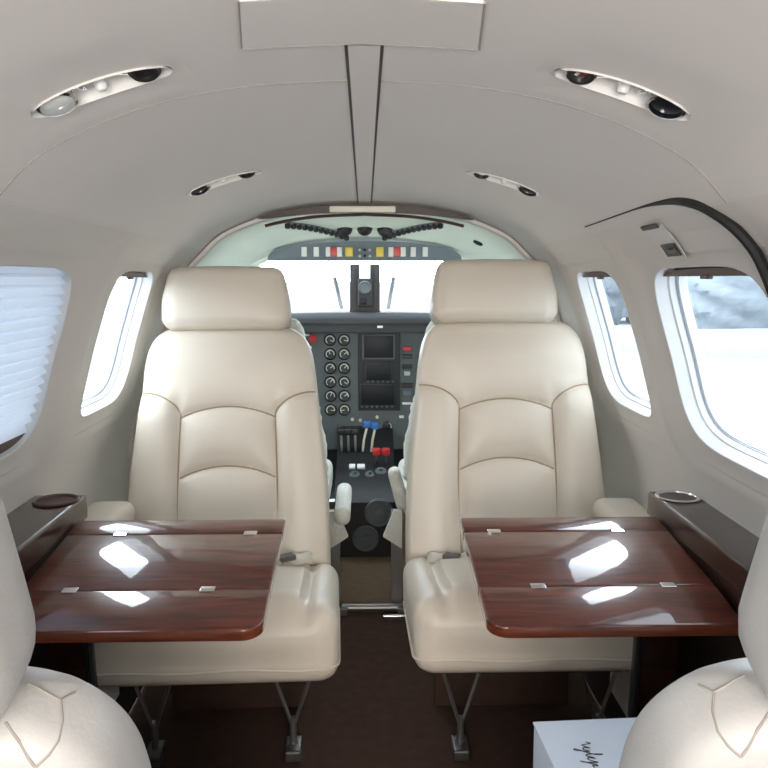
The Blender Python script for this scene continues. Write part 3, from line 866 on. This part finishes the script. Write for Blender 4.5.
# right hand radio column
for v, m_, w in ((349, 'red', 9), (357, 'black', 10), (367, 'black', 10), (374, 'gauge_mark', 6), (386, 'black', 11), (394, 'overhead_grey', 8)):
    pbox('radio_unit', pxx(407-w/2), pxx(407+w/2), pz(v+2.2), pz(v-2.2), .008, M[m_])
pbox('placard', pxx(402), pxx(412), pz(405.5), pz(403), .005, M['white'])
pbox('placard', pxx(399), pxx(404), pz(419), pz(416.5), .005, M['white'])
for u, v in ((420, 357), (420, 366), (419, 376)):
    mb = MB(); lathe(mb, (pxx(u), PY, pz(v)), [(.011, -.002), (.010, .014), (.007, .016), (.001, .016)], (0, -1, 0), 16); obj('knob', mb, M['black'], t)
mb = MB(); lathe(mb, (pxx(313), PY, pz(339)), [(.016, 0), (.016, .006), (.012, .008), (.001, .0085)], (0, -1, 0), 20); obj('warning_dial', mb, M['red'], t)
pbox('placard', pxx(303), pxx(310), pz(336), pz(334), .005, M['white']); pbox('placard', pxx(308), pxx(312), pz(349), pz(346.5), .005, M['white'])
# lower engine controls panel
mb = MB()
for u in (382, 389):
    pass
mb = MB(); lathe(mb, (pxx(387), PY, pz(427)), [(.020, 0), (.020, .006), (.016, .008), (.001, .008)], (0, -1, 0), 24); g = obj('gauge', mb, M['black'], t)
mb = MB(); tube(mb, [(pxx(387) + .016*math.sin(a), PY-.009, pz(427) + .016*math.cos(a)) for a in [.4 + 2.6*k/14 for k in range(15)]], .0018, 6); obj('scale', mb, M['white'], g)
for u, v in ((352, 420), (360, 421), (377, 418)):
    mb = MB(); lathe(mb, (pxx(u), PY, pz(v)), [(.007, 0), (.006, .010), (.001, .011)], (0, -1, 0), 12); obj('knob', mb, M['cream'], t)
pbox('lever_slot', pxx(341), pxx(362), pz(432), pz(427), .010, M['black'])

# glareshield
t = thing('glareshield', 'long black glareshield hood above the instrument panel', 'glareshield')
mb = MB(); prof = [(2.93, .752), (2.93, .800), (2.95, .822), (3.2, .826), (3.28, .80), (3.28, .775), (3.06, .765), (3.0, .752)]
rows = []
for k in range(31):
    x = -.43 + .86*k/30; dz = -.020*(x/.43)**4
    rows.append([(x, y + .03*(x/.47)**2*(1 if y > 3.2 else 0)*-1, z + dz) for y, z in prof])
mb.grid(rows, True); mb.cap(rows[0]); mb.cap(rows[-1][::-1]); obj('hood', mb, M['black_soft'], t, ang=50)
mb = rbox((.055, 2.928, .772), (.010, .003, .004), .001, 2); obj('placard', mb, M['white'], t)
mb = MB(); box(mb, (0, 2.9285, .786), (.30, .002, .002)); obj('bead', mb, M['black'], t, flat=True)

# pedestal with levers
t = thing('control_pedestal', 'black centre pedestal with levers and trim wheels between the pilot seats', 'control pedestal')
prof = [(2.62, .01), (2.62, .20), (2.70, .245), (2.84, .275), (2.98, .335), (3.055, .37), (3.055, .01)]
mb = MB(); rows = [[(x, y, z) for y, z in prof] for x in (-.105, -.10, 0, .10, .105)]
mb.grid(rows, True); mb.cap(rows[0]); mb.cap(rows[-1][::-1]); obj('body', mb, M['black'], t, ang=25)
def on_top(u):   # u 0..1 along the sloping top
    y = 2.70 + .14*u; return y, .255 + .045*u
# face instruments at the middle of the slope
for x, w, m_ in ((-.048, .011, 'white'), (-.016, .014, 'white')):
    mb = rbox((x, 2.815, .276), (w, .010, .006), .002, 2, M=Matrix.Rotation(.6, 4, 'X')); obj('label_tile', mb, M[m_], t)
for x, y, r in ((-.038, 2.765, .018), (.015, 2.765, .016), (.055, 2.79, .02)):
    zz = .245 + (y-2.70)*.21
    mb = MB(); lathe(mb, (x, y, zz), [(r, -.003), (r, .004), (r*.8, .006), (r*.3, .007), (r*.28, .016), (.001, .017)], (0, -.5, 1), 20); obj('knob', mb, M['panel_grey'], t)
# trim wheels on the aft face
for x, z, r in ((.045, .165, .048), (.0, .075, .045)):
    mb = MB(); lathe(mb, (x, 2.622, z), [(r, -.004), (r, .010), (r*.92, .014), (r*.8, .012), (r*.76, .006), (r*.3, .006), (r*.25, .016), (.001, .017)], (0, -1, 0), 36); obj('trim_wheel', mb, M['panel_grey'], t)
mb = MB(); lathe(mb, (.082, 2.62, .09), [(.012, 0), (.011, .02), (.001, .021)], (0, -1, 0), 14); obj('knob', mb, M['steel'], t)
# levers
def lever(x, y, z, x2, y2, z2, knob, m_stem):
    mb = MB(); tube(mb, [(x, y, z), (x + (x2-x)*.3, y + (y2-y)*.5 - .012, z + (z2-z)*.5), (x2, y2, z2)], .0048, 8); l = obj('lever', mb, m_stem, t)
    mb = rbox((x2, y2, z2 + .010), (.015, .013, .013), .006, 3); obj('lever_knob', mb, knob, l)
lever(-.010, 2.92, .31, .006, 2.90, .405, M['blue'], M['cream']); lever(.022, 2.92, .31, .036, 2.90, .400, M['blue'], M['cream'])
lever(.042, 2.86, .28, .040, 2.83, .318, M['red'], M['dark_steel']); lever(.074, 2.86, .28, .073, 2.83, .318, M['red'], M['dark_steel'])
for x in (-.088, -.062, -.036): lever(x, 2.92, .31, x - .002, 2.92, .375, M['black'], M['steel'])

# overhead switch panel
t = thing('overhead_switch_panel', 'grey overhead switch panel with white, red and yellow switches above the windshield', 'switch panel')
OY = 2.66; ob = lambda z: OY + (z-1.0)*(-.35)
def ov(v): return .96 + math.tan(math.radians(-7.76) - math.atan((v-384)/800))*OY
def ou(u): return (u-365)/800*2.63
outl = []
zb_, ztop = ov(261), ov(242.5)
for k in range(41):
    a = PI*k/40; outl.append((.318*math.cos(a), zb_ + .004 + (ztop-zb_)*abs(math.sin(a))**.75))
outl = [(.318, zb_)] + outl + [(-.318, zb_)]
mb = MB(); prism(mb, [(x, ob(z), z) for x, z in outl], (0, 1, 0), .03); obj('panel', mb, M['overhead_grey'], t, ang=40)
for u, m_ in ((305, 'white'), (317, 'white'), (329, 'white'), (334, 'red'), (340, 'white'), (349.5, 'yellow'), (380, 'yellow'), (391, 'white'), (397, 'red'), (403, 'white'), (413, 'white'), (425, 'white')):
    zc = ov(252); w = .0125 if m_ in ('yellow', 'red') else .0085
    mb = rbox((ou(u), ob(zc) - .004, zc), (w, .006, .0155), .002, 2); obj('switch', mb, M[m_], t)
for u in (360, 365, 370):
    for v in (250, 256):
        mb = MB(); lathe(mb, (ou(u), ob(ov(v)), ov(v)), [(.005, 0), (.004, .008), (.001, .009)], (0, -1, 0), 10); obj('toggle', mb, M['black'] if u == 365 else M['gauge_mark'], t)
# breaker rows following an arc along the roof
def roof_at(x, Y): return ceil_pt(a_of_x(x), Y, CK).z
def ray_roof(u, v):
    tanv = math.tan(math.radians(-7.76) - math.atan((v-384)/800)); best = None
    for k in range(300):
        Y = 2.08 + .66*k/300; D = Y*.991 - (tanv*Y)*.135; x = (u-365)/800*D
        if .96 + tanv*Y >= roof_at(x, Y): return Vector((x, Y, roof_at(x, Y)))
    return Vector((x, Y, roof_at(x, Y)))
for lab, a, b in (('row of dark breaker knobs left of the three black roof vents', (293, 236), (346, 243)), ('row of dark breaker knobs right of the three black roof vents', (386, 242), (436, 230))):
    r = thing('breaker_row', lab, 'breaker row', (0, 0, 0), 0, 'cockpit roof breaker rows')
    N = 12; P = [Vector(((a[0]+(b[0]-a[0])*k/(N-1)-365)/800*2.45, 2.34 + .27*((1 - k/(N-1)) if a[0] > 365 else k/(N-1)), 0)) for k in range(N)]
    for p in P: p.z = roof_at(p.x, p.y)
    mb = MB(); rows = [[(p.x, p.y-.010, p.z-.006), (p.x, p.y+.010, p.z-.006), (p.x, p.y+.010, p.z+.004), (p.x, p.y-.010, p.z+.004)] for p in P]
    mb.grid(rows, True); mb.cap(rows[0]); mb.cap(rows[-1][::-1]); obj('strip', mb, M['overhead_grey'], r, ang=40)
    for p in P:
        mb = MB(); lathe(mb, p + Vector((0, -.002, -.005)), [(.0085, 0), (.0085, .010), (.006, .013), (.001, .013)], (0, -.3, -1), 12); obj('breaker_knob', mb, M['black'], r)
# three dark roof vents
for i, (u, lab) in enumerate(((345, 'leftmost of three black half-round vents in the cockpit roof'), (365, 'middle of three black half-round vents in the cockpit roof'), (385, 'rightmost of three black half-round vents in the cockpit roof'))):
    x = (u-365)/800*2.50; z = roof_at(x, 2.53)
    mb = MB(); lathe(mb, (x, 2.53, z + .004), [(.024, 0), (.0235, .010), (.020, .018), (.012, .024), (.001, .026)], (0, -.35, -1), 24)
    tag(obj('roof_vent', mb, M['black'], None), lab, 'vent', 'cockpit roof vents')
t = thing('roof_rail', 'thin dark rail with small blocks under the brown arch', 'rail')
z = roof_at(0, 2.2)
mb = MB(); tube(mb, [(-.125, 2.2, z-.008), (-.06, 2.2, z-.006), (.06, 2.2, z-.006), (.045+.0, 2.2, z-.006)], .0025, 6); obj('bar', mb, M['dark_steel'], t)
for x in (-.065, 0, .035, .048):
    mb = rbox((x, 2.2, z-.008), (.010, .006, .010), .002, 2); obj('block', mb, M['cream'], t)
# oblong cabin speaker hole right, roof
p = ray_roof(481, 243)
mb = MB(); lathe(mb, (.345, 2.45, roof_at(.345, 2.45) + .003), [(.016, 0), (.015, .008), (.001, .010)], (-.5, -.2, -1), 16); tag(obj('roof_light', mb, M['black'], None), 'single black roof fitting above the right seat headrest', 'roof fitting')

# centre post, compass, wipers
t = thing('compass', 'black magnetic compass on a pale bracket at the windshield centre post', 'compass')
mb = rbox((0, 2.99, .895), (.026, .022, .052), .006, 4); obj('body', mb, M['black_soft'], t)
mb = MB(); lathe(mb, (0, 2.968, .915), [(.024, 0), (.024, .008), (.020, .010), (.018, .006), (.001, .006)], (0, -1, 0), 24); obj('bezel', mb, M['panel_grey'], t)
mb = rbox((-.008, 2.966, .865), (.012, .004, .010), .002, 2); obj('card_window', mb, M['screen'], t)
mb = rbox((0, 2.98, .975), (.020, .014, .030), .004, 3); obj('bracket', mb, M['cockpit_liner'], t)
mb = MB()
struct(obj('trim_6', (lambda m_: (box(m_, (0, 3.035, .90), (.056, .012, .10)), box(m_, (-.045, 3.015, .90), (.011, .012, .10)), box(m_, (.045, 3.015, .90), (.011, .012, .10)))[0])(mb), M['black'], flat=True))
for x0, z0, x1, z1, lab in ((-.122, .955, -.098, .815, 'grey wiper blade on the windshield left of the compass'), (.116, .955, .098, .815, 'grey wiper blade on the windshield right of the compass')):
    mb = MB(); tube(mb, [(x0, 3.22, z0), (x1, 3.42, z1)], .009, 8); w = tag(obj('wiper', mb, M['steel'], None), lab, 'wiper', 'windshield wipers')

# pilot seats (fleece covered, mostly behind the cabin seats)
for sg, lab in ((-1, 'white fleece-covered pilot seat in front of the left cream seat'), (1, 'white fleece-covered pilot seat in front of the right cream seat')):
    t = thing('pilot_seat', lab, 'pilot seat', (sg*.325, 2.24, 0), 0, 'pilot seats')
    def fn(p):
        x, y, z = p; f = (z + .24)/.48
        k = 1.0 - .30*smooth(.1, 1, f)
        e = .004*math.sin(z*95) + .003*math.sin(z*160 + 1)
        return (x*k + math.copysign(e, x) if abs(x) > .15 else x*k, y, z)
    mb = rbox((0, 0, .60), (.215, .045, .24), .04, (10, 3, 30), fn); obj('backrest', mb, M['fleece'], t)
    mb = rbox((0, .22, .30), (.215, .20, .05), .03, 6); obj('seat_cushion', mb, M['fleece'], t)
    if sg < 0:
        mb = rbox((.262, -.03, .318), (.022, .14, .026), .020, (4, 8, 4)); obj('armrest', mb, M['fleece'], t)
    else:
        mb = rbox((-.232, -.03, .36), (.018, .03, .06), .016, (4, 4, 8), M=Matrix.Rotation(-.25, 4, 'Y')); obj('armrest', mb, M['fleece'], t)
    mb = MB(); box(mb, (-sg*.235, .02, .14), (.014, .05, .13)); box(mb, (sg*.19, .02, .14), (.014, .05, .13)); box(mb, (0, .2, .225), (.2, .16, .02)); obj('frame', mb, M['steel'], t, flat=True)
    mb = MB(); prism(mb, [(-sg*.222, -.055, .30), (-sg*.222, -.055, .19), (-sg*.275, -.055, .225), (-sg*.245, -.055, .30)], (0, 1, 0), .02); obj('cover_flap', mb, M['fleece'], t, ang=30)

# bar across the aisle floor
t = thing('floor_bar', 'grey metal bar across the aisle floor before the cockpit', 'bar', (.022, 2.18, 0))
mb = MB(); tube(mb, [(-.09, 0, .018), (.085, 0, .018)], .011, 12); obj('tube', mb, M['steel'], t)
for x in (-.085, .08): obj('foot', rbox((x, 0, .012), (.012, .02, .012), .003, 2), M['dark_steel'], t)
mb = rbox((.07, -.055, .010), (.045, .006, .010), .003, 3); obj('chrome_stop', mb, M['chrome'], t)

# ------------------------------------------------------------------ outside
mb = MB(); mb.grid([[(x, y, -1.15) for x in (-250, -60, -10, 10, 60, 250)] for y in (-250, -60, -10, 10, 60, 250)])
struct(obj('ground', mb, M['snow']))
def tree(x, y, h, r, label):
    t = thing('hazy_tree', label, 'tree', (x, y, -1.15), random.uniform(0, 6), 'hazy trees beyond the apron')
    mb = MB(); tube(mb, [(0, 0, 0), (0, 0, h*.5)], [r*.09, r*.05], 8); obj('trunk', mb, M['bark'], t)
    mb = MB(); rows = []
    for i in range(25):
        f = i/24; zz = h*(.03 + .97*f); rr = r*math.sin(PI*(.2 + .8*f)**.8)
        rows.append([(max(.02, rr*(1 + .10*math.sin(7*a + 2.1*i) + random.uniform(-.06, .06)))*math.cos(a), max(.02, rr*(1 + .10*math.sin(6*a + 1.7*i) + random.uniform(-.06, .06)))*math.sin(a), zz + random.uniform(-.06, .06)) for a in [2*PI*k/30 for k in range(30)]])
    mb.grid(rows, True); obj('crown', mb, M['haze_tree'], t, ang=179)
for i in range(6):
    f = i/5; tree(7.5 + 23*f, 28.5 - 15*f, random.uniform(5, 7.5), random.uniform(1.75, 1.9), 'hazy tree in the row beyond the apron, seen through the right windows')
for i in range(5):
    f = i/4; tree(12 + 26*f, 36 - 15*f, random.uniform(7, 9.5), random.uniform(2.3, 2.5), 'hazy tree in the row beyond the apron, seen through the right windows')
mb = MB(); rows = []
for i in range(31):
    f = i/30; c = Vector((3 + 22*f, 26.5 - 15*f, -1.15)); nn = Vector((15, 22, 0)).normalized(); hh = .55 + .18*math.sin(7*f) + .12*math.sin(19*f)
    rows.append([c + nn*(1.4*math.cos(PI - PI*k/8)) + Vector((0, 0, hh*math.sin(PI*k/8) - .02)) for k in range(9)])
mb.grid(rows); tag(obj('snow_bank', mb, M['snow'], None), 'long low snow bank in front of the hazy trees outside the right windows', 'snow bank')

# ------------------------------------------------------------------ light
w = bpy.data.worlds.new('overcast_sky'); SC.world = w; w.use_nodes = True
nt = w.node_tree; nt.nodes.clear()
out = nt.nodes.new('ShaderNodeOutputWorld'); bg = nt.nodes.new('ShaderNodeBackground')
tc = nt.nodes.new('ShaderNodeTexCoord')
def lobe(v, lo, k):
    d = nt.nodes.new('ShaderNodeVectorMath'); d.operation = 'DOT_PRODUCT'; d.inputs[1].default_value = Vector(v).normalized()
    nt.links.new(tc.outputs['Generated'], d.inputs[0])
    m = nt.nodes.new('ShaderNodeMapRange'); m.interpolation_type = 'SMOOTHSTEP'; m.inputs['From Min'].default_value = lo; m.inputs['From Max'].default_value = 1; m.inputs['To Max'].default_value = k
    nt.links.new(d.outputs['Value'], m.inputs['Value']); return m.outputs['Result']
ad = nt.nodes.new('ShaderNodeMath'); ad.operation = 'ADD'; a2 = nt.nodes.new('ShaderNodeMath'); a2.operation = 'ADD'; a2.inputs[1].default_value = 3.2
nt.links.new(lobe((-.9, -.25, .35), .0, 3.5), ad.inputs[0]); nt.links.new(lobe((0, 1, .15), .7, 15.0), ad.inputs[1]); nt.links.new(ad.outputs[0], a2.inputs[0])
bg.inputs['Color'].default_value = (.82, .92, 1.0, 1); nt.links.new(a2.outputs[0], bg.inputs['Strength']); nt.links.new(bg.outputs[0], out.inputs['Surface'])

def area(name, loc, rot, sx_, sy_, e, col=(1, 1, 1)):
    l = bpy.data.lights.new(name, 'AREA'); l.shape = 'RECTANGLE'; l.size = sx_; l.size_y = sy_; l.energy = e; l.color = col
    o = bpy.data.objects.new(name, l); COL.objects.link(o); o.location = loc; o.rotation_euler = rot; return o
# added fill lamp behind the viewer, standing in for presumed aft daylight
area('aft_fill', (0, -1.05, .84), (math.radians(118), 0, 0), .8, .5, 29, (1, .955, .91))
# ------------------------------------------------------------------ camera
cam = bpy.data.cameras.new('camera'); cam.sensor_width = 36; cam.lens = 37.5; cam.clip_start = .01; cam.clip_end = 1000
co = bpy.data.objects.new('camera', cam); COL.objects.link(co)
co.location = (0, 0, .96); co.rotation_euler = (math.radians(90 - 7.76), 0, math.radians(-1.36))
SC.camera = co
SC.view_settings.view_transform = 'Standard'; SC.view_settings.look = 'None'; SC.view_settings.exposure = .2; SC.view_settings.gamma = 1; SC.view_settings.use_curve_mapping = False
